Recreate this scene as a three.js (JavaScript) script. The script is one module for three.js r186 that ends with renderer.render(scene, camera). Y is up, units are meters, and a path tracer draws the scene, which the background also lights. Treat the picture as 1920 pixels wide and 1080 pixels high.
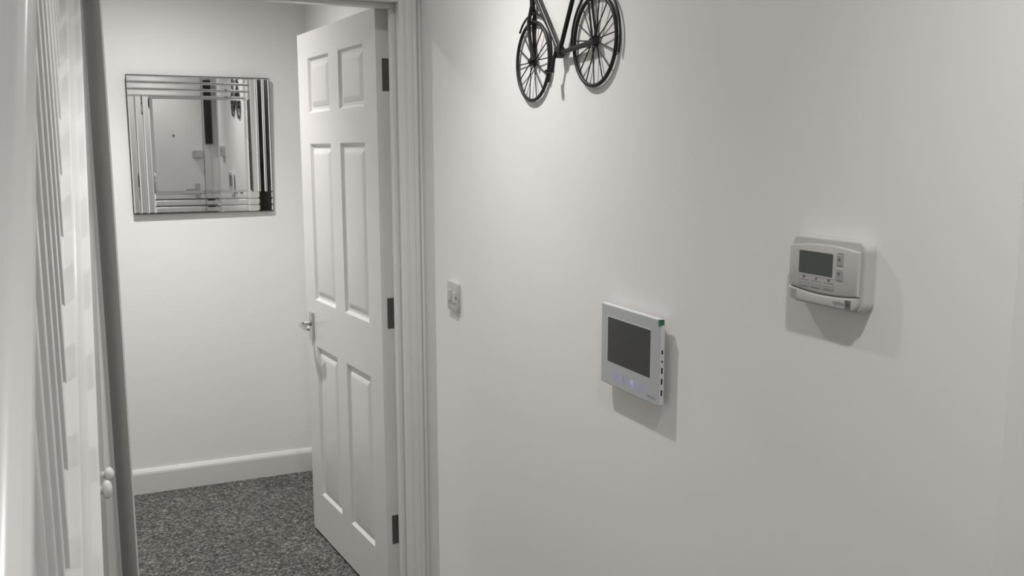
import * as THREE from 'three';
import { RoundedBoxGeometry } from 'three/addons/geometries/RoundedBoxGeometry.js';
import { mergeGeometries, toCreasedNormals } from 'three/addons/utils/BufferGeometryUtils.js';

// ---------------------------------------------------------------- camera, light, exposure
const scene = new THREE.Scene();
scene.background = new THREE.Color(0x000000);
const camera = new THREE.PerspectiveCamera(35.29, 1920 / 1080, 0.02, 50);
camera.position.set(0, 1.54, 0);
camera.rotation.order = 'YXZ';
camera.rotation.set(-0.1481, -0.4091, -0.0021);
camera.focus = 2.4;
camera.userData.fStop = 14;
scene.add(camera);

const renderer = new THREE.WebGLRenderer({ antialias: true });
renderer.toneMapping = THREE.LinearToneMapping;
renderer.toneMappingExposure = 1.09;
renderer.shadowMap.enabled = true;
renderer.shadowMap.type = THREE.PCFSoftShadowMap;

const LAMP = { hall: 0.85, front: 0.72, entry: 0.45, room: 1.68, back: 0.5, stair: 0.45, core: 2.4, flood: 1.75, color: [1.0, 0.97, 0.952] };
const CEIL = 2.4, WALL = 0.870;              // ceiling height, right wall plane (x)

// ---------------------------------------------------------------- helpers
let seed = 7;
const rnd = () => { seed = (seed * 1664525 + 1013904223) >>> 0; return seed / 4294967296; };
const used = {};
function numbered(name) { const k = used[name] = (used[name] ?? -1) + 1; return k ? `${name}_${String(k).padStart(3, '0')}` : name; }
function shade(o) { o.castShadow = true; o.receiveShadow = true; return o; }
function mesh(name, geo, mat, parent) {
  const m = shade(new THREE.Mesh(Array.isArray(geo) ? mergeGeometries(geo.map(plain)) : geo, mat));
  m.name = numbered(name); (parent ?? scene).add(m); return m;
}
function plain(g) {                          // same attributes everywhere so that pieces merge
  g = g.index ? g.toNonIndexed() : g.clone();
  for (const k of Object.keys(g.attributes)) if (!['position', 'normal', 'uv'].includes(k)) g.deleteAttribute(k);
  if (!g.attributes.uv) g.setAttribute('uv', new THREE.BufferAttribute(new Float32Array(g.attributes.position.count * 2), 2));
  return g;
}
function group(name, [x, y, z] = [0, 0, 0], parent) { const g = new THREE.Group(); g.name = numbered(name); g.position.set(x, y, z); (parent ?? scene).add(g); return g; }
function tag(o, label, category, grp) { o.userData.label = label; o.userData.category = category; if (grp) o.userData.group = grp; return o; }
function struct(o, label) { o.userData.kind = 'structure'; if (label) o.userData.label = label; return o; }
function box(x0, x1, y0, y1, z0, z1) {       // box between coordinates, uv in metres
  const g = new THREE.BoxGeometry(x1 - x0, y1 - y0, z1 - z0), p = g.attributes.position, n = g.attributes.normal, uv = g.attributes.uv;
  g.translate((x0 + x1) / 2, (y0 + y1) / 2, (z0 + z1) / 2);
  for (let i = 0; i < p.count; i++) {
    if (Math.abs(n.getX(i)) > 0.5) uv.setXY(i, p.getZ(i), p.getY(i));
    else if (Math.abs(n.getY(i)) > 0.5) uv.setXY(i, p.getX(i), p.getZ(i));
    else uv.setXY(i, p.getX(i), p.getY(i));
  }
  return g;
}
function rbox(x0, x1, y0, y1, z0, z1, r = 0.002, s = 2) {
  const g = new RoundedBoxGeometry(x1 - x0, y1 - y0, z1 - z0, s, r);
  g.translate((x0 + x1) / 2, (y0 + y1) / 2, (z0 + z1) / 2); return g;
}
const V = (x, y, z) => new THREE.Vector3(x, y, z);
function bar(a, b, r, r2 = r, seg = 10) {    // round bar between two points
  const d = b.clone().sub(a), g = new THREE.CylinderGeometry(r2, r, d.length(), seg);
  g.translate(0, d.length() / 2, 0);
  g.applyQuaternion(new THREE.Quaternion().setFromUnitVectors(V(0, 1, 0), d.normalize()));
  return g.translate(a.x, a.y, a.z);
}
function tube(pts, r, n = 40, seg = 8, closed = false) { return new THREE.TubeGeometry(new THREE.CatmullRomCurve3(pts, closed), n, r, seg, closed); }
function poly(pts) { const s = new THREE.Shape(); pts.forEach(([x, y], i) => i ? s.lineTo(x, y) : s.moveTo(x, y)); s.closePath(); return s; }
function roundRect(w, h, r, x = 0, y = 0) {
  const s = new THREE.Shape(), a = x - w / 2, b = y - h / 2;
  s.moveTo(a + r, b); s.lineTo(a + w - r, b); s.absarc(a + w - r, b + r, r, -Math.PI / 2, 0);
  s.lineTo(a + w, b + h - r); s.absarc(a + w - r, b + h - r, r, 0, Math.PI / 2);
  s.lineTo(a + r, b + h); s.absarc(a + r, b + h - r, r, Math.PI / 2, Math.PI);
  s.lineTo(a, b + r); s.absarc(a + r, b + r, r, Math.PI, 1.5 * Math.PI); return s;
}
function extrude(shape, depth, bevel = 0, seg = 2) {
  return new THREE.ExtrudeGeometry(shape, { depth: depth - 2 * bevel, bevelEnabled: bevel > 0, bevelThickness: bevel, bevelSize: bevel, bevelOffset: -bevel, bevelSegments: seg, curveSegments: 10 }).translate(0, 0, bevel);
}

// ---------------------------------------------------------------- materials
function noiseTexture(n, fn, srgb) {         // fn(x, y) -> [r, g, b] 0..255
  const d = new Uint8Array(n * n * 4);
  for (let y = 0; y < n; y++) for (let x = 0; x < n; x++) { const c = fn(x, y), i = (y * n + x) * 4; d[i] = c[0]; d[i + 1] = c[1]; d[i + 2] = c[2]; d[i + 3] = 255; }
  const t = new THREE.DataTexture(d, n, n); t.wrapS = t.wrapT = THREE.RepeatWrapping;
  t.magFilter = THREE.LinearFilter; t.minFilter = THREE.LinearMipmapLinearFilter; t.generateMipmaps = true;
  if (srgb) t.colorSpace = THREE.SRGBColorSpace; t.needsUpdate = true; return t;
}
function cellField(n, cell) {                // one random value per cell, smoothly blended, tiling
  const m = Math.round(n / cell), v = Float32Array.from({ length: m * m }, rnd);
  return (x, y) => {
    const fx = x / cell, fy = y / cell, x0 = Math.floor(fx), y0 = Math.floor(fy), u = fx - x0, w = fy - y0;
    const a = (i, j) => v[((j % m + m) % m) * m + ((i % m + m) % m)], s = u * u * (3 - 2 * u), t = w * w * (3 - 2 * w);
    return (a(x0, y0) * (1 - s) + a(x0 + 1, y0) * s) * (1 - t) + (a(x0, y0 + 1) * (1 - s) + a(x0 + 1, y0 + 1) * s) * t;
  };
}
const rollA = cellField(512, 4), rollB = cellField(512, 16);
const rollerBump = noiseTexture(512, (x, y) => { const v = 255 * (0.65 * rollA(x, y) + 0.35 * rollB(x, y)); return [v, v, v]; });
rollerBump.repeat.set(2, 2);
const fibA = cellField(1024, 2), fibB = cellField(1024, 4), fibC = cellField(1024, 64);
const carpetMap = noiseTexture(1024, (x, y) => {
  let v = 52 + 128 * Math.pow(0.55 * fibA(x, y) + 0.45 * fibB(x, y), 1.6) + 14 * (fibC(x, y) - 0.5);
  const k = fibA((x * 7 + 13) % 1024, (y * 7 + 5) % 1024); if (k > 0.93) v += 48; else if (k < 0.08) v -= 18;
  const p = fibB((x + 300) % 1024, y) - 0.5;
  return [Math.max(8, Math.min(255, v + 7 * p + 2)), Math.max(8, Math.min(255, v)), Math.max(8, Math.min(255, v - 4 * p - 3))];
}, true);
const carpetBump = noiseTexture(1024, (x, y) => { const v = 255 * (0.5 * fibA(x, y) + 0.5 * fibB(x, y)); return [v, v, v]; });
carpetMap.repeat.set(0.42, 0.42); carpetBump.repeat.set(0.42, 0.42);

const lin = (r, g, b) => new THREE.Color().setRGB(r, g, b);
const std = (c, roughness, o = {}) => new THREE.MeshStandardMaterial({ color: c, roughness, ...o });
const phy = (c, roughness, o = {}) => new THREE.MeshPhysicalMaterial({ color: c, roughness, ...o });
const M = {
  wall: std(lin(0.915, 0.908, 0.896), 0.8, { bumpMap: rollerBump, bumpScale: 0.00006 }),
  ceiling: std(lin(0.90, 0.90, 0.89), 0.95),
  carpet: std(lin(1, 1, 1), 1, { map: carpetMap, bumpMap: carpetBump, bumpScale: 0.006 }),
  gloss: phy(lin(0.78, 0.77, 0.755), 0.32, { clearcoat: 0.35, clearcoatRoughness: 0.2 }),
  rail: phy(lin(0.72, 0.715, 0.705), 0.3, { clearcoat: 0.4, clearcoatRoughness: 0.08 }),
  door: phy(lin(0.79, 0.78, 0.765), 0.36, { clearcoat: 0.25, clearcoatRoughness: 0.22 }),
  plastic: phy(lin(0.59, 0.583, 0.562), 0.42),
  plasticGrey: phy(lin(0.40, 0.395, 0.385), 0.5),
  porcelain: phy(lin(0.80, 0.79, 0.79), 0.15, { clearcoat: 0.8, clearcoatRoughness: 0.05 }),
  chrome: std(lin(0.62, 0.62, 0.62), 0.13, { metalness: 1 }),
  hinge: std(lin(0.17, 0.16, 0.15), 0.45, { metalness: 0.8 }),
  mirror: std(lin(0.86, 0.87, 0.865), 0.015, { metalness: 1 }),
  backing: std(lin(0.05, 0.05, 0.05), 0.6),
  black: std(lin(0.012, 0.011, 0.012), 0.5),
  blackSatin: std(lin(0.018, 0.016, 0.018), 0.38),
  screen: phy(lin(0.042, 0.044, 0.047), 0.3),
  lcd: phy(lin(0.075, 0.088, 0.082), 0.28),
  panelBlue: phy(lin(0.50, 0.53, 0.545), 0.28, { clearcoat: 0.3 }),
  panelSide: phy(lin(0.74, 0.76, 0.78), 0.35),
  ink: std(lin(0.16, 0.155, 0.15), 0.7),
  inkLight: std(lin(0.30, 0.31, 0.33), 0.7),
  green: std(lin(0.02, 0.17, 0.10), 0.45),
  neon: phy(lin(0.62, 0.30, 0.26), 0.3),
  glowA: new THREE.MeshStandardMaterial({ color: lin(0.4, 0.42, 0.6), roughness: 0.4, emissive: lin(0.30, 0.27, 1.0), emissiveIntensity: 0.10 }),
  glowB: new THREE.MeshStandardMaterial({ color: lin(0.4, 0.42, 0.6), roughness: 0.4, emissive: lin(0.34, 0.28, 1.0), emissiveIntensity: 0.3 }),
  lens: new THREE.MeshStandardMaterial({ color: 0xffffff, roughness: 0.4, emissive: lin(...LAMP.color), emissiveIntensity: 6 }),
};

// ---------------------------------------------------------------- the setting
struct(mesh('floor', box(-2.5, 1.3, -0.1, 0, -4.5, 1.2), M.carpet), 'grey flecked loop pile carpet');
struct(mesh('wall_right', [box(WALL, 1.05, 0, 2.5, -2.82, -0.661)], M.wall), 'white painted hallway wall on the right');
struct(mesh('wall_recess', box(1.05, 1.15, 0, 2.5, -0.78, 1.1), M.wall));
struct(mesh('wall_back', [box(-1.15, 0.10, 0, 3.5, 1.0, 1.1), box(0.92, 1.15, 0, 2.5, 1.0, 1.1), box(0.10, 0.92, 2.03, 3.5, 1.0, 1.1), box(0.92, 1.15, 2.5, 3.5, 1.0, 1.1)], M.wall));
struct(mesh('wall_left', box(-1.15, -1.05, 0, 3.5, -2.82, 1.1), M.wall));
struct(mesh('wall_doorway', [box(0.806, WALL, 0, 2.4, -2.82, -2.70), box(-0.028, 0.806, 1.99, 2.4, -2.82, -2.70), box(-1.15, -0.028, 0, 3.5, -2.82, -2.758), box(-0.028, WALL, 2.4, 3.5, -2.82, -2.70)], M.wall));
struct(mesh('wall_far', box(-2.4, 0.95, 0, 2.5, -4.422, -4.322), M.wall), 'white painted far wall with the mirror');
struct(mesh('wall_far_right', box(0.841, 0.95, 0, 2.5, -4.322, -2.82), M.wall));
struct(mesh('wall_far_left', box(-2.5, -2.4, 0, 2.5, -4.422, -2.82), M.wall));
struct(mesh('wall_far_front', box(-2.5, -1.15, 0, 2.5, -2.82, -2.72), M.wall));
struct(mesh('ceiling', [box(-0.05, 1.15, CEIL, CEIL + 0.1, -2.70, 1.0), box(-2.5, 0.95, CEIL, CEIL + 0.1, -4.422, -2.82)], M.ceiling));
struct(mesh('ceiling_stairwell', [box(-1.15, 0.05, 3.5, 3.6, -2.82, 1.1), box(-0.05, 0.0, CEIL + 0.1, 3.5, -2.70, 1.0)], M.ceiling));

// skirting boards: pencil-round profile swept along a wall
const skirtShape = poly([[0, 0], [0.018, 0], [0.018, 0.090], [0.016, 0.099], [0.009, 0.110], [0.004, 0.112], [0, 0.112]]);
function skirting(name, length, pos, turn) {
  const m = struct(mesh(name, new THREE.ExtrudeGeometry(skirtShape, { depth: length, bevelEnabled: false }), M.gloss), 'white skirting board');
  m.position.set(...pos); m.rotation.y = turn; return m;
}
skirting('baseboard_far', 3.2, [0.841, 0, -4.322], -Math.PI / 2);
skirting('baseboard_right', 2.0, [WALL, 0, -0.665], Math.PI);
skirting('baseboard_far_right', 1.45, [0.841, 0, -2.85], Math.PI);

// door lining, stop and architraves of the inner doorway
{
  const t = struct(group('trim_1', [0, 0, 0]), 'white moulded door frame around the inner doorway');
  mesh('lining', [rbox(0.803, 0.835, 0, 1.987, -2.825, -2.698, 0.0015), rbox(-0.052, -0.022, 0, 1.987, -2.825, -2.755, 0.0015), rbox(-0.052, 0.835, 1.987, 2.017, -2.825, -2.698, 0.0015)], M.gloss, t);
  mesh('stop', [rbox(0.790, 0.803, 0, 1.974, -2.772, -2.738, 0.002), rbox(-0.022, -0.009, 0, 1.974, -2.772, -2.738, 0.002), rbox(-0.022, 0.803, 1.974, 1.987, -2.772, -2.738, 0.002)], M.gloss, t);
  // torus architrave profile: [across, thickness]
  const prof = [[0, 0], [0, 0.011], [0.003, 0.0135], [0.013, 0.0145], [0.015, 0.012], [0.019, 0.012], [0.021, 0.016], [0.029, 0.019], [0.038, 0.0185], [0.041, 0.016], [0.044, 0.0165], [0.050, 0.018], [0.054, 0.016], [0.056, 0.011], [0.056, 0]];
  const legGeo = (len) => new THREE.ExtrudeGeometry(poly(prof), { depth: len, bevelEnabled: false });
  // right leg: across +x, thickness +z, length +y
  const R = legGeo(2.05); R.rotateX(-Math.PI / 2); R.scale(1, 1, -1); flip(R); R.translate(0.799, 0, -2.698);
  mesh('architrave', R, M.gloss, t);
  { const g = new THREE.ExtrudeGeometry(poly([[-0.0105, 2.760], [-0.0105, 2.6895], [-0.013, 2.6885], [-0.0545, 2.758], [-0.0545, 2.760]]), { depth: 2.05, bevelEnabled: false }); g.rotateX(-Math.PI / 2); mesh('architrave', g, M.gloss, t); }   // splayed board where the stairs run past
  const top = new THREE.ExtrudeGeometry(poly(prof.map(([a, b]) => [b, a])), { depth: 0.915, bevelEnabled: false });   // thickness x, across y, length z
  top.rotateY(-Math.PI / 2); top.scale(1, 1, 1); top.translate(0.855, 1.984, -2.698);
  mesh('architrave', top, M.gloss, t);
}
function flip(g) {                           // mirrored geometry: turn its faces back round
  const swap = (a) => { for (let i = 0; i < a.count; i += 3) for (let k = 0; k < a.itemSize; k++) { const q = a.array[(i + 1) * a.itemSize + k]; a.array[(i + 1) * a.itemSize + k] = a.array[(i + 2) * a.itemSize + k]; a.array[(i + 2) * a.itemSize + k] = q; } };
  if (g.index) { const ix = g.index.array; for (let i = 0; i < ix.length; i += 3) { const q = ix[i + 1]; ix[i + 1] = ix[i + 2]; ix[i + 2] = q; } } else for (const k of Object.keys(g.attributes)) swap(g.attributes[k]);
  g.computeVertexNormals(); return g;
}

// ---------------------------------------------------------------- six-panel door, standing open into the far room
{
  const d = struct(group('door_1', [0.761, 0, -2.8165]), 'white six-panel interior door standing open into the carpeted room');
  d.rotation.y = Math.PI / 2 + 0.1204;       // local x: from hinge to latch edge, local z: through the thickness, face in view at z = 0
  const W = 0.79, Y0 = 0.012, Y1 = 1.985, T = 0.044;
  const cols = [[0.107, 0.347], [0.438, 0.678]], rows = [[0.182, 0.796], [0.974, 1.579], [1.686, 1.893]];
  const leaf = poly([[0.0, Y0], [W, Y0], [W, Y1], [0.0, Y1]]);
  for (const [a, b] of cols) for (const [c, e] of rows) { const h = new THREE.Path(); h.moveTo(a, c); h.lineTo(a, e); h.lineTo(b, e); h.lineTo(b, c); h.closePath(); leaf.holes.push(h); }
  mesh('leaf', new THREE.ExtrudeGeometry(leaf, { depth: T, bevelEnabled: false }), M.door, d);
  // moulded panel: rings of (inset, depth below the leaf face), both faces
  const ring = [[0, 0], [0.004, 0.0005], [0.010, 0.007], [0.014, 0.010], [0.024, 0.0105], [0.027, 0.009], [0.043, 0.0028], [0.046, 0.0024]];
  function panelGeo(a, b, c, e) {
    const P = [], tri = (...v) => P.push(...v.flat());
    for (const side of [0, 1]) {
      const at = ([i, dp]) => { const z = side ? T - dp : dp; return [[a + i, c + i, z], [b - i, c + i, z], [b - i, e - i, z], [a + i, e - i, z]]; };
      for (let k = 0; k + 1 < ring.length; k++) {
        const o = at(ring[k]), n = at(ring[k + 1]);
        for (let s = 0; s < 4; s++) { const t = (s + 1) % 4; side ? (tri(o[s], o[t], n[t]), tri(o[s], n[t], n[s])) : (tri(o[s], n[t], o[t]), tri(o[s], n[s], n[t])); }
      }
      const m = at(ring.at(-1)); side ? (tri(m[0], m[1], m[2]), tri(m[0], m[2], m[3])) : (tri(m[0], m[2], m[1]), tri(m[0], m[3], m[2]));
    }
    const g = new THREE.BufferGeometry(); g.setAttribute('position', new THREE.Float32BufferAttribute(P, 3)); g.computeVertexNormals(); return toCreasedNormals(g, 0.35);
  }
  for (const [c, e] of rows) for (const [a, b] of cols) mesh('panel', panelGeo(a, b, c, e), M.door, d);
  for (const y of [0.285, 1.025, 1.783]) {
    const h = mesh('hinge', [rbox(-0.0022, 0.0005, y - 0.05, y + 0.05, 0.020, T, 0.0006), bar(V(-0.004, y - 0.05, T + 0.004), V(-0.004, y + 0.05, T + 0.004), 0.0055)], M.hinge, d);
    h.userData.label = 'dark steel butt hinge';
    mesh('screw', [-0.034, 0, 0.034].map((q, i) => new THREE.CylinderGeometry(0.0035, 0.0035, 0.0008, 12).rotateZ(Math.PI / 2).translate(-0.0024, y + q, i === 1 ? 0.036 : 0.030)), M.hinge, h);
  }
  for (const s of [-1, 1]) {                 // lever handle on each face
    const z0 = s < 0 ? 0 : T, h = group('door_handle', [0, 0, 0], d); h.userData.label = 'chrome lever handle on a rectangular plate';
    const zz = (a, b) => s < 0 ? [z0 - b, z0 - a] : [z0 + a, z0 + b];
    mesh('backplate', rbox(0.700, 0.738, 0.811, 0.923, ...zz(0, 0.009), 0.0018), M.chrome, h);
    const p = (u, y, o) => V(u, y, z0 + s * o), ly = 0.880;
    const neck = [bar(p(0.719, ly, 0.008), p(0.719, ly, 0.014), 0.0125, 0.0105, 20), tube([p(0.719, ly, 0.010), p(0.719, ly, 0.028), p(0.716, ly, 0.042), p(0.706, ly, 0.052), p(0.690, ly, 0.056), p(0.660, ly - 0.001, 0.056), p(0.632, ly - 0.002, 0.054), p(0.612, ly - 0.001, 0.050)], 0.0085, 48, 14), new THREE.SphereGeometry(0.0086, 14, 10).translate(0.612, ly - 0.001, z0 + s * 0.050)];
    mesh('lever', neck, M.chrome, h);
  }
}

// front door behind the camera, seen in the mirror
{
  const d = struct(group('door_2', [0.15, 0, 1.0]), 'flat white front door with peephole, seen in the mirror');
  mesh('leaf', rbox(-0.04, 0.765, 0.01, 2.025, 0.004, 0.048, 0.002), M.wall, d);
  mesh('peephole', new THREE.CylinderGeometry(0.009, 0.011, 0.006, 20).rotateX(Math.PI / 2).translate(0.49, 1.44, 0.002), M.hinge, d);
  mesh('night_latch', [rbox(0.66, 0.75, 1.225, 1.295, -0.022, 0.004, 0.006), new THREE.CylinderGeometry(0.018, 0.022, 0.03, 20).rotateX(Math.PI / 2).translate(0.69, 1.262, -0.036)], M.chrome, d);
  mesh('door_handle', [rbox(0.67, 0.715, 0.83, 0.97, -0.008, 0.004, 0.002), tube([V(0.692, 0.91, -0.006), V(0.692, 0.91, -0.04), V(0.68, 0.91, -0.052), V(0.58, 0.91, -0.052)], 0.009, 30, 12)], M.chrome, d);
  const f = struct(group('trim_2', [0.15, 0, 1.0]), 'white frame of the front door');
  mesh('architrave', [rbox(-0.11, -0.05, 0, 2.10, -0.018, 0.0, 0.004), rbox(0.772, 0.832, 0, 2.10, -0.018, 0.0, 0.004), rbox(-0.11, 0.832, 2.03, 2.10, -0.0185, 0.0, 0.004)], M.gloss, f);
}
// ---------------------------------------------------------------- staircase with balustrade on the left, cupboard under it
{
  const st = tag(group('staircase', [-0.5, 0, -0.41]), 'white painted staircase rising away on the left with square balusters and a rounded handrail', 'staircase');
  const O = V(-0.5, 0, -0.41);
  const SL = 0.95, baseY = (z) => 0.942 + SL * (-z - 1.398);           // top of the base rail along its run
  const rake = (pts, z0, z1, bevel) => {                              // profile in (x, height above the base line), swept up the slope
    const g = new THREE.ExtrudeGeometry(pts instanceof THREE.Shape ? pts : poly(pts), { depth: z1 - z0, bevelEnabled: false, curveSegments: 8, steps: 1 });
    g.translate(0, 0, z0); const p = g.attributes.position;
    for (let i = 0; i < p.count; i++) p.setY(i, p.getY(i) + baseY(p.getZ(i)));
    g.computeVertexNormals(); g.translate(-O.x, -O.y, -O.z); return toCreasedNormals(g, 0.5);
  };
  const zA = -2.697, zB = -0.50;
  mesh('handrail', rake(handrailShape(), zA, zB), M.rail, st);
  function handrailShape() {
    const s = new THREE.Shape(); s.moveTo(-0.135, 0.835); s.lineTo(-0.095, 0.835);
    s.bezierCurveTo(-0.082, 0.838, -0.078, 0.850, -0.079, 0.862); s.bezierCurveTo(-0.080, 0.874, -0.084, 0.882, -0.094, 0.890);
    s.bezierCurveTo(-0.102, 0.897, -0.128, 0.897, -0.136, 0.890); s.bezierCurveTo(-0.146, 0.882, -0.150, 0.874, -0.151, 0.862);
    s.bezierCurveTo(-0.152, 0.850, -0.148, 0.838, -0.135, 0.835); return s;
  }
  mesh('base_rail', rake([[-0.150, -0.055], [-0.0535, -0.055], [-0.0535, -0.040], [-0.057, -0.037], [-0.067, -0.037], [-0.0735, -0.024], [-0.0775, -0.012], [-0.079, -0.003], [-0.082, 0], [-0.145, 0], [-0.150, -0.005]], zA, zB), M.rail, st);
  mesh('string', rake([[-0.092, -0.40], [-0.0555, -0.40], [-0.0545, -0.396], [-0.0545, -0.055], [-0.092, -0.055]], zA, zB), M.rail, st);
  // balusters: square with softened edges, feet cut to the slope, fillets between them
  const pitch = 0.1171, bw = 0.032, z7 = -1.398;
  for (let k = -7; k <= 10; k++) {
    const zf = z7 - k * pitch, zc = zf - bw / 2, y0 = baseY(zc) - 0.002, y1 = y0 + 0.84;
    if (zc > zB - 0.05 || zc < zA + 0.03) continue;
    const sh = roundRect(bw, bw, 0.0018), g = new THREE.ExtrudeGeometry(sh, { depth: 1, bevelEnabled: false, curveSegments: 2 }); g.rotateX(-Math.PI / 2);
    const p = g.attributes.position;
    for (let i = 0; i < p.count; i++) p.setY(i, baseY(zc + p.getZ(i)) + (p.getY(i) > 0.5 ? 0.838 : -0.001));
    g.translate(-0.112 - O.x, 0, zc - O.z); g.computeVertexNormals();
    mesh('baluster', toCreasedNormals(g, 0.5), M.rail, st);
    mesh('fillet', rake([[-0.126, -0.001], [-0.098, -0.001], [-0.0985, 0.004], [-0.1255, 0.004]], zf + 0.001, zf + pitch - bw - 0.001), M.rail, st);
  }
  // newel post at the foot
  mesh('newel_post', [rbox(-0.150 + 0.5, -0.074 + 0.5, 0, 1.10, -0.50 + 0.41, -0.424 + 0.41, 0.004), rbox(-0.157 + 0.5, -0.067 + 0.5, 1.10, 1.125, -0.507 + 0.41, -0.417 + 0.41, 0.006), new THREE.SphereGeometry(0.036, 20, 14).translate(-0.112 + 0.5, 1.155, -0.462 + 0.41)], M.rail, st);
  for (let i = 0; i < 8; i++) {              // treads and risers
    const z = -0.71 - i * 0.235, y = 0.2 + i * 0.223;
    mesh('tread', rbox(-1.045 + 0.5, -0.093 + 0.5, y - 0.024, y, z - 0.24 + 0.41, z + 0.02 + 0.41, 0.006), M.carpet, st);
    mesh('riser', box(-1.045 + 0.5, -0.093 + 0.5, y - 0.222 + (i ? 0 : 0.022), y - 0.0245, z - 0.015 + 0.41, z + 0.41), M.gloss, st);
  }
  // panelling below the string with a pair of small cupboard doors
  const under = (z) => baseY(z) - 0.402;
  const pan = struct(group('wall_under_stairs', [-0.5, 0, -0.41]), 'white panelling under the staircase');
  const wedge = (x0, x1, za, zb, drop, yb) => {
    const pts = [[za, yb], [zb, yb], [zb, under(zb) - drop], [za, under(za) - drop]], s = poly(pts.map(([z, y]) => [z, y]));
    const g = new THREE.ExtrudeGeometry(s, { depth: x1 - x0, bevelEnabled: false }); g.rotateY(-Math.PI / 2);   // shape x -> z, depth -> -x
    return g.translate(x1 - O.x, 0, -O.z);
  };
  mesh('panel', wedge(-0.088, -0.0605, -2.697, -0.83, 0, 0), M.gloss, pan);
  const cup = struct(group('door_3', [-0.5, 0, -0.41]), 'pair of low white cupboard doors under the staircase');
  for (const [za, zb] of [[-2.25, -1.657], [-1.653, -1.25]]) mesh('door_leaf', wedge(-0.0600, -0.0555, za, zb, 0.03, 0.12), M.gloss, cup);
}

// ---------------------------------------------------------------- recessed downlights
function downlight(x, z, label, power, y = CEIL) {
  const g = tag(group('downlight', [x, y, z]), label, 'downlight');
  const bezel = new THREE.LatheGeometry([[0.028, 0.004], [0.030, -0.003], [0.036, -0.006], [0.042, -0.004], [0.043, 0.0]].map(([a, b]) => new THREE.Vector2(a, b)), 40);
  mesh('bezel', bezel, M.chrome, g);
  mesh('lens', new THREE.CylinderGeometry(0.0285, 0.0285, 0.003, 32).translate(0, -0.0005, 0), M.lens, g);
  for (const [cd, angle, map] of [[LAMP.core, 0.91, 2048], [LAMP.flood, 1.48, 1024]]) {      // reflector beam and wide spill of the same lamp
    const s = new THREE.SpotLight(new THREE.Color().setRGB(...LAMP.color), cd * power, 0, angle, 1, 2);
    s.position.set(0, -0.012, 0); s.target.position.set(0, -1, 0); s.castShadow = true; s.shadow.radius = 1.25; s.shadow.mapSize.set(map, map); s.shadow.camera.near = 0.05;
    g.add(s, s.target);
  }
  return g;
}
downlight(0.41, -0.39, 'recessed chrome ceiling downlight near the wall thermostat', LAMP.front);
downlight(0.42, 0.62, 'recessed chrome ceiling downlight just inside the front door', LAMP.entry);
downlight(0.41, -1.89, 'recessed chrome ceiling downlight beside the wall bicycle', LAMP.hall);
downlight(0.12, -3.60, 'recessed chrome ceiling downlight in front of the mirror', LAMP.room);
downlight(-1.20, -3.52, 'recessed chrome ceiling downlight deep in the carpeted room', LAMP.back);

downlight(-0.55, -1.40, 'recessed chrome ceiling downlight high above the staircase', LAMP.stair, 3.5);

// ---------------------------------------------------------------- bevelled strip mirror on the far wall
{
  const S = 0.602, B = 0.088, m = tag(group('wall_mirror', [0.0597 + S / 2, 1.2757, -4.322]), 'square silver mirror with a stepped glass border on the white wall beyond the doorway', 'mirror');
  m.rotation.order = 'YXZ'; m.rotation.set(0.026, 0.0095, 0);
  mesh('backing', rbox(-S / 2, S / 2, 0, S, 0.003, 0.016, 0.001), M.backing, m);
  function bevelled(x0, x1, y0, y1, b, tilt, sx = 0, sy = 0) {        // flat mirror glass with ground bevels on all four sides
    const P = [], zt = 0.0205, zb = zt - b * tilt, q = [[x0, y0], [x1, y0], [x1, y1], [x0, y1]], i = [[x0 + b, y0 + b], [x1 - b, y0 + b], [x1 - b, y1 - b], [x0 + b, y1 - b]];
    const c = [(x0 + x1) / 2, (y0 + y1) / 2], up = ([x, y]) => zt + sx * (x - c[0]) + sy * (y - c[1]);
    const tri = (...v) => P.push(...v.flat());
    for (let s = 0; s < 4; s++) {
      const t = (s + 1) % 4, o = [...q[s], zb], o2 = [...q[t], zb], n = [...i[s], up(i[s])], n2 = [...i[t], up(i[t])], f = [...q[s], 0.016], f2 = [...q[t], 0.016];
      tri(o, o2, n2); tri(o, n2, n); tri(f, f2, o2); tri(f, o2, o);
    }
    const n = i.map((v) => [...v, up(v)]); tri(n[0], n[1], n[2]); tri(n[0], n[2], n[3]);
    const g = new THREE.BufferGeometry(); g.setAttribute('position', new THREE.Float32BufferAttribute(P, 3)); g.computeVertexNormals(); return g;
  }
  const h = S / 2, gap = 0.0020, w = B / 3, e = 0.0035;
  mesh('mirror_glass', bevelled(-h + B + gap, h - B - gap, B + gap, S - B - gap, 0.012, 0.06), M.mirror, m);
  for (let k = 0; k < 3; k++) {
    const a = e + k * w, b = e + (k + 1) * w - gap;
    mesh('mirror_strip', bevelled(-h + e, h - B - gap, S - b, S - a, 0.005, 0.11), M.mirror, m);       // top
    mesh('mirror_strip', bevelled(h - b, h - a, B + gap, S - e, 0.005, 0.11), M.mirror, m);            // right
    mesh('mirror_strip', bevelled(-h + B + gap, h - e, a, b, 0.005, 0.11), M.mirror, m);               // bottom
    mesh('mirror_strip', bevelled(-h + a, -h + b, e, S - B - gap, 0.005, 0.11), M.mirror, m);          // left
  }
}

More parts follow.
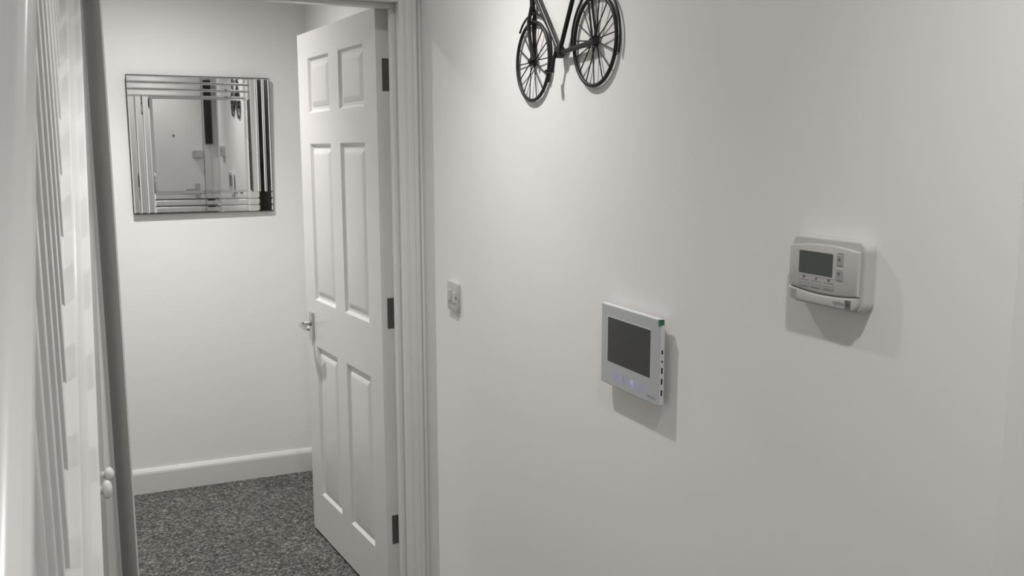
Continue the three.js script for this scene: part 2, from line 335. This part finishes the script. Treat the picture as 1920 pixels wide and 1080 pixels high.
// ---------------------------------------------------------------- bicycle wall decoration
{
  const bz = -1.735, by = 1.747, g = tag(group('wall_bicycle', [WALL, 1.7416, -1.6899]), 'black metal bicycle wall decoration with wire spokes hung on the white wall', 'wall decoration');
  g.scale.setScalar(0.974);
  const P = (z, y, so) => V(-Math.max((so - 0.0125) * 0.67, 0.0036), y + 0.0045 - by, z - 0.037 - bz);
  function wheel(name, z, y, R, n) {
    const c = P(z, y, 0.022), w = group(name, [c.x, c.y, c.z], g);
    mesh('tyre', new THREE.TorusGeometry(R, 0.0040, 10, 64).rotateY(Math.PI / 2), M.black, w);
    mesh('hub', [bar(V(0.0045, 0, 0), V(-0.006, 0, 0), 0.0105, 0.0095, 18), bar(V(-0.006, 0, 0), V(-0.011, 0, 0), 0.006, 0.005, 12)], M.black, w);
    for (let k = 0; k < n; k++) { const a = k / n * Math.PI * 2 + 0.16; mesh('spoke', bar(V(k % 2 ? -0.004 : 0.003, Math.cos(a) * 0.009, Math.sin(a) * 0.009), V(0, Math.cos(a + 0.05) * R, Math.sin(a + 0.05) * R), 0.0013, 0.0013, 6), M.black, w); }
    return w;
  }
  wheel('front_wheel', -1.886, 1.741, 0.0865, 14);
  wheel('rear_wheel', -1.594, 1.755, 0.0868, 15);
  const rt = 0.0050;
  mesh('frame', [bar(P(-1.866, 1.893, 0.030), P(-1.735, 1.747, 0.033), rt), bar(P(-1.872, 1.880, 0.028), P(-1.742, 1.752, 0.028), rt * 0.8), bar(P(-1.735, 1.747, 0.033), P(-1.625, 1.935, 0.032), rt),
    bar(P(-1.880, 1.925, 0.030), P(-1.636, 1.918, 0.032), rt), bar(P(-1.877, 1.860, 0.030), P(-1.884, 1.945, 0.030), rt * 1.2),
    new THREE.CylinderGeometry(0.0128, 0.0128, 0.014, 24).rotateZ(Math.PI / 2).translate(-0.014, 0.0045, -0.037)], M.blackSatin, g);
  mesh('chain_stay', [bar(P(-1.735, 1.745, 0.033), P(-1.577, 1.752, 0.034), 0.0048, 0.0058)], M.blackSatin, g);
  mesh('seat_stay', [bar(P(-1.588, 1.755, 0.034), P(-1.628, 1.930, 0.036), 0.0022), bar(P(-1.590, 1.755, 0.012), P(-1.626, 1.930, 0.026), 0.0022)], M.blackSatin, g);
  mesh('fork', [tube([P(-1.879, 1.866, 0.030), P(-1.884, 1.844, 0.034), P(-1.888, 1.826, 0.036), P(-1.880, 1.785, 0.036), P(-1.868, 1.752, 0.036), P(-1.864, 1.741, 0.035)], 0.0044, 30, 10),
    tube([P(-1.879, 1.866, 0.026), P(-1.884, 1.844, 0.012), P(-1.888, 1.826, 0.009), P(-1.885, 1.785, 0.009), P(-1.886, 1.741, 0.009)], 0.0040, 30, 10)], M.blackSatin, g);
  const arc = (z, y, R, a0, a1, so) => Array.from({ length: 15 }, (_, i) => { const a = a0 + (a1 - a0) * i / 14; return P(z + R * Math.sin(a), y + R * Math.cos(a), so); });
  mesh('mudguard', [tube(arc(-1.886, 1.748, 0.098, -0.85, 2.20, 0.022), 0.0024, 48, 8)], M.black, g);
  mesh('mudguard', [tube(arc(-1.594, 1.757, 0.1005, -1.62, 1.92, 0.022), 0.0024, 48, 8)], M.black, g);
  const cr = group('crank', [0, 0, 0], g);
  mesh('crank_arm', tube([P(-1.738, 1.747, 0.046), P(-1.745, 1.730, 0.046), P(-1.753, 1.708, 0.046)], 0.0035, 16, 8), M.black, cr);
  mesh('pedal', rbox(-0.037, -0.019, 1.7095 - by, 1.7165 - by, -1.799 - bz, -1.786 - bz, 0.002), M.black, cr);
  mesh('handlebar', [tube([P(-1.884, 1.94, 0.030), P(-1.889, 1.975, 0.030), P(-1.895, 1.985, 0.034)], 0.004, 16, 8), tube([P(-1.868, 1.970, 0.075), P(-1.895, 1.985, 0.060), P(-1.900, 1.987, 0.034), P(-1.895, 1.985, 0.012), P(-1.868, 1.970, 0.008)], 0.0038, 32, 8)], M.blackSatin, g);
  const sad = new THREE.SphereGeometry(1, 20, 12).scale(0.012, 0.008, 0.034); mesh('saddle', [sad.translate(-0.016, 1.9565 - by, -1.655 - bz), bar(P(-1.625, 1.93, 0.032), P(-1.620, 1.950, 0.032), 0.004)], M.blackSatin, g);
  for (const [z, y] of [[-1.886, 1.741], [-1.594, 1.755]]) mesh('wall_bracket', bar(V(0, y + 0.0045 - by, z - 0.037 - bz), V(-0.003, y + 0.0045 - by, z - 0.037 - bz), 0.004), M.black, g);
}

// ---------------------------------------------------------------- video door entry monitor: local x along the wall to the right in view, y up, z out of the wall
function onWall(name, y, z) { const g = group(name, [WALL, y, z]); g.rotation.y = -Math.PI / 2; g.scale.set(0.974, 0.974, 0.974); return g; }   // local x -> +z, local z -> -x
{
  const w = 0.214, h = 0.160, g = tag(onWall('video_intercom', 1.0973, -1.4167), 'white video door-entry monitor with dark screen and violet touch icons on the wall', 'intercom');
  g.scale.z = 0.65;
  mesh('wall_box', rbox(-w / 2 + 0.024, w / 2 - 0.018, 0.014, h - 0.016, 0.0, 0.019, 0.003), M.plastic, g);
  const c = 0.0022, front = poly([[-w / 2, 0], [w / 2 - 0.004, 0], [w / 2, 0.004], [w / 2, h], [-w / 2, h]]);
  mesh('housing', extrude(front, 0.0145, 0.0012, 2).translate(0, 0, 0.0165), M.panelSide, g);
  mesh('front_panel', extrude(roundRect(w - 0.003, h - 0.003, 0.002, 0, h / 2), 0.0016, 0.0005).translate(0, 0, 0.0305), M.panelBlue, g);
  const sx0 = -0.080, sx1 = 0.0765, sy0 = 0.047, sy1 = 0.136;
  mesh('screen_surround', extrude(roundRect(sx1 - sx0 + 0.003, sy1 - sy0 + 0.003, 0.001, (sx0 + sx1) / 2, (sy0 + sy1) / 2), 0.0007).translate(0, 0, 0.0320), M.panelSide, g);
  mesh('screen', extrude(roundRect(sx1 - sx0, sy1 - sy0, 0.0008, (sx0 + sx1) / 2, (sy0 + sy1) / 2), 0.0006).translate(0, 0, 0.0323), M.screen, g);
  const icon = (x, y, shapes, mat) => mesh('touch_icon', shapes.map((s) => new THREE.ShapeGeometry(s, 10).translate(x, y, 0.0326)), mat, g);
  const circle = (r, x = 0, y = 0) => { const s = new THREE.Shape(); s.absarc(x, y, r, 0, Math.PI * 2); return s; };
  icon(-0.049, 0.0235, [roundRect(0.012, 0.010, 0.002, 0, -0.001), poly([[-0.008, 0.004], [0.008, 0.004], [0, 0.010]])], M.glowA);
  icon(-0.018, 0.0235, [roundRect(0.004, 0.016, 0.0015, -0.002, 0), circle(0.0035, 0.004, -0.004)], M.glowA);
  icon(0.014, 0.0235, [circle(0.0065), roundRect(0.005, 0.006, 0.001, 0.004, -0.006)], M.glowB);
  icon(0.045, 0.0225, [roundRect(0.006, 0.014, 0.002, 0.002, 0), circle(0.0035, -0.004, -0.003)], M.glowA);
  mesh('wordmark', [0, 1, 2, 3, 4, 5].map((k) => box(0.068 + k * 0.0046, 0.0712 + k * 0.0046, 0.0105, 0.0105 + [0.005, 0.0038, 0.0052, 0.0038, 0.005, 0.0038][k], 0.0319, 0.03225)), M.inkLight, g);
  mesh('corner_sticker', [box(w / 2 - 0.006, w / 2 + 0.0003, h - 0.012, h + 0.0003, 0.0300, 0.03235), box(w / 2 - 0.002, w / 2 + 0.0004, h - 0.010, h + 0.0003, 0.0200, 0.0323)], M.green, g).userData.label = 'small green corner sticker';
  for (const [y, l] of [[0.101, 0.008], [0.084, 0.004], [0.067, 0.011], [0.047, 0.011], [0.026, 0.011]]) mesh('side_button', extrude(roundRect(0.0045, l, 0.0021), 0.0012, 0.0003).rotateY(Math.PI / 2).translate(w / 2 - 0.0003, y, 0.0245), M.black, g);
}

// ---------------------------------------------------------------- wall thermostat
{
  const w = 0.1400, h = 0.094, g = tag(onWall('thermostat', 1.3369, -0.9219), 'white programmable wall thermostat with grey display and small buttons', 'thermostat');
  g.scale.z = 0.69;
  const body = extrude(roundRect(w, h, 0.014, -0.0005, h / 2), 0.026, 0.004, 4);
  mesh('case', body, M.plastic, g);
  // front fascia below an arched top edge; hood above it set back
  const arch = (x) => 0.0795 + 0.0058 * (1 - (x / 0.068) ** 2);
  const lidTop = (x) => 0.0215 + 0.0 * x - 0.0052 * (1 - (x / 0.068) ** 2);
  const N = 24, xs = Array.from({ length: N + 1 }, (_, i) => -0.0685 + 0.131 * i / N);
  const fascia = new THREE.Shape(); xs.forEach((x, i) => i ? fascia.lineTo(x, lidTop(x) + 0.0022) : fascia.moveTo(x, lidTop(x) + 0.0022)); [...xs].reverse().forEach((x) => fascia.lineTo(x, arch(x))); fascia.closePath();
  mesh('fascia', toCreasedNormals(extrude(fascia, 0.010, 0.0026, 4).translate(0, 0, 0.0235), 0.6), M.plastic, g);
  const lid = new THREE.Shape(); lid.moveTo(-0.0685, 0.010); lid.quadraticCurveTo(-0.066, 0.004, -0.056, 0.003); lid.lineTo(0.052, 0.003); lid.quadraticCurveTo(0.0605, 0.004, 0.0625, 0.012);
  [...xs].reverse().forEach((x) => lid.lineTo(x, lidTop(x))); lid.closePath();
  mesh('battery_cover', toCreasedNormals(extrude(lid, 0.0095, 0.0018, 3).translate(0, 0, 0.0235), 0.6), M.plastic, g);
  const F = 0.0335;
  mesh('display', extrude(roundRect(0.0655, 0.0315, 0.002, -0.0155, 0.0582), 0.0012, 0.0003).translate(0, 0, F - 0.0006), M.lcd, g);
  mesh('display_bezel', (() => { const s = roundRect(0.0695, 0.0355, 0.003, -0.0155, 0.0582); s.holes.push(roundRect(0.0655, 0.0315, 0.002, -0.0155, 0.0582)); return extrude(s, 0.0010, 0.0003).translate(0, 0, F - 0.0003); })(), M.plastic, g);
  for (const [y, up] of [[0.0675, 1], [0.0480, -1]]) {
    const b = mesh('side_button', rbox(0.0240, 0.0360, y - 0.0075, y + 0.0075, F - 0.001, F + 0.0016, 0.0008), M.plasticGrey, g);
    mesh('arrow_mark', new THREE.ShapeGeometry(poly(up > 0 ? [[-0.0028, -0.002], [0.0028, -0.002], [0, 0.003]] : [[-0.0028, 0.002], [0, -0.003], [0.0028, 0.002]])).translate(0.0295, y + 0.001, F + 0.0018), M.ink, b);
  }
  [-0.0375, -0.0135, 0.0105].forEach((x, i) => {
    mesh('menu_button', rbox(x - 0.0095, x + 0.0095, 0.0248 + i * 0.0002, 0.0325, F - 0.001, F + 0.0016, 0.0010), M.plasticGrey, g);
    mesh('button_line', box(x - 0.0090, x + 0.0090, 0.0332, 0.0341, F - 0.0002, F + 0.0003), M.ink, g);
    mesh('button_mark', new THREE.ShapeGeometry(i === 1 ? poly([[-0.0024, -0.0016], [0.0024, -0.0016], [0, 0.0024]]) : roundRect(0.0046, 0.0034, 0.001)).translate(x, 0.0378, F + 0.0003), M.ink, g);
  });
  mesh('button_line', box(0.0245, 0.0355, 0.0757, 0.0766, F - 0.0002, F + 0.0003), M.ink, g);
  // emblem and print on the cover
  const C = 0.0333;
  mesh('grey_square', extrude(roundRect(0.0110, 0.0125, 0.0006, -0.0575, 0.0120), 0.0006).translate(0, 0, C - 0.0003), M.plasticGrey, g);
  const ex = 0.047, ey = 0.0105;
  mesh('emblem', [[-0.0052, -0.0001, 0.0001, 0.0055], [0.0004, 0.0049, 0.0001, 0.0055], [-0.0052, -0.0003, -0.0057, -0.0003], [0.0002, 0.0049, -0.0057, -0.0003], [-0.002, 0.002, -0.0012, 0.0010]].map(([a, b, c, d]) => box(ex + a, ex + b, ey + c, ey + d, C - 0.0003, C + 0.0004)), M.ink, g);
  mesh('wordmark', [0, 1, 2, 3, 4, 5].map((k) => box(ex - 0.0270 + k * 0.0035, ex - 0.0246 + k * 0.0035, ey - 0.0022 - (k === 1 ? 0.0015 : 0), ey + 0.0012 + (k === 3 ? 0.0012 : 0), C - 0.0003, C + 0.0003)), M.inkLight, g);
}

// ---------------------------------------------------------------- fused switch near the doorway
{
  const g = tag(onWall('wall_switch', 1.0929, -2.4136), 'small white switch plate on the wall beside the door frame', 'switch');
  mesh('plate', toCreasedNormals(extrude(roundRect(0.086, 0.086, 0.006, 0, 0.043), 0.0105, 0.003, 3), 0.7), M.plastic, g);
  mesh('rocker', rbox(-0.027, -0.008, 0.030, 0.062, 0.009, 0.0150, 0.0015), M.plastic, g);
  mesh('fuse_carrier', rbox(0.006, 0.031, 0.026, 0.058, 0.009, 0.0130, 0.0012), M.plastic, g);
  mesh('indicator', rbox(-0.006, 0.002, 0.024, 0.030, 0.009, 0.0118, 0.0008), M.neon, g);
  for (const x of [-0.034, 0.034]) { const s = mesh('screw', new THREE.CylinderGeometry(0.0036, 0.0036, 0.0012, 16).rotateX(Math.PI / 2).translate(x, 0.043, 0.0107), M.hinge, g); }
}

// ---------------------------------------------------------------- knobs on the cupboard doors under the stairs
{
  const prof = [[0, 0], [0.0080, 0], [0.0078, 0.0010], [0.0050, 0.0022], [0.0048, 0.0040]];
  for (let i = 0; i <= 14; i++) { const a = -0.85 + (Math.PI / 2 + 0.85) * i / 14; prof.push([Math.max(0, 0.0125 * Math.cos(a)), 0.0112 + 0.0088 * Math.sin(a)]); }
  const knobGeo = new THREE.LatheGeometry(prof.map(([a, b]) => new THREE.Vector2(a, b)), 28).rotateZ(-Math.PI / 2);
  const k = tag(mesh('knob', knobGeo, M.porcelain), 'small white round cupboard knob under the stairs, the farther upper one', 'knob'); k.position.set(-0.0555, 0.974, -1.71);
  const k2 = tag(k.clone(), 'larger white round cupboard knob under the stairs, the nearer lower one', 'knob'); k2.name = numbered('knob'); k2.position.set(-0.0555, 0.998, -1.56); k2.scale.set(0.95, 1.25, 1.1); scene.add(k2);
}

// ---------------------------------------------------------------- narrow black panel beside the front door (visible in the mirror)
{
  const g = tag(group('wall_panel', [0.965, 1.36, 0.984]), 'tall narrow black panel beside the front door, reflected in the mirror', 'wall panel');
  mesh('panel', rbox(-0.034, 0.034, 0, 0.62, -0.03, 0, 0.003), M.black, g);
  mesh('edge_frame', [rbox(-0.036, -0.030, 0, 0.62, -0.036, -0.03, 0.001), rbox(0.030, 0.036, 0, 0.62, -0.036, -0.03, 0.001)], M.blackSatin, g);
}

scene.traverse((o) => { if (o.isMesh) shade(o); });
renderer.render(scene, camera);
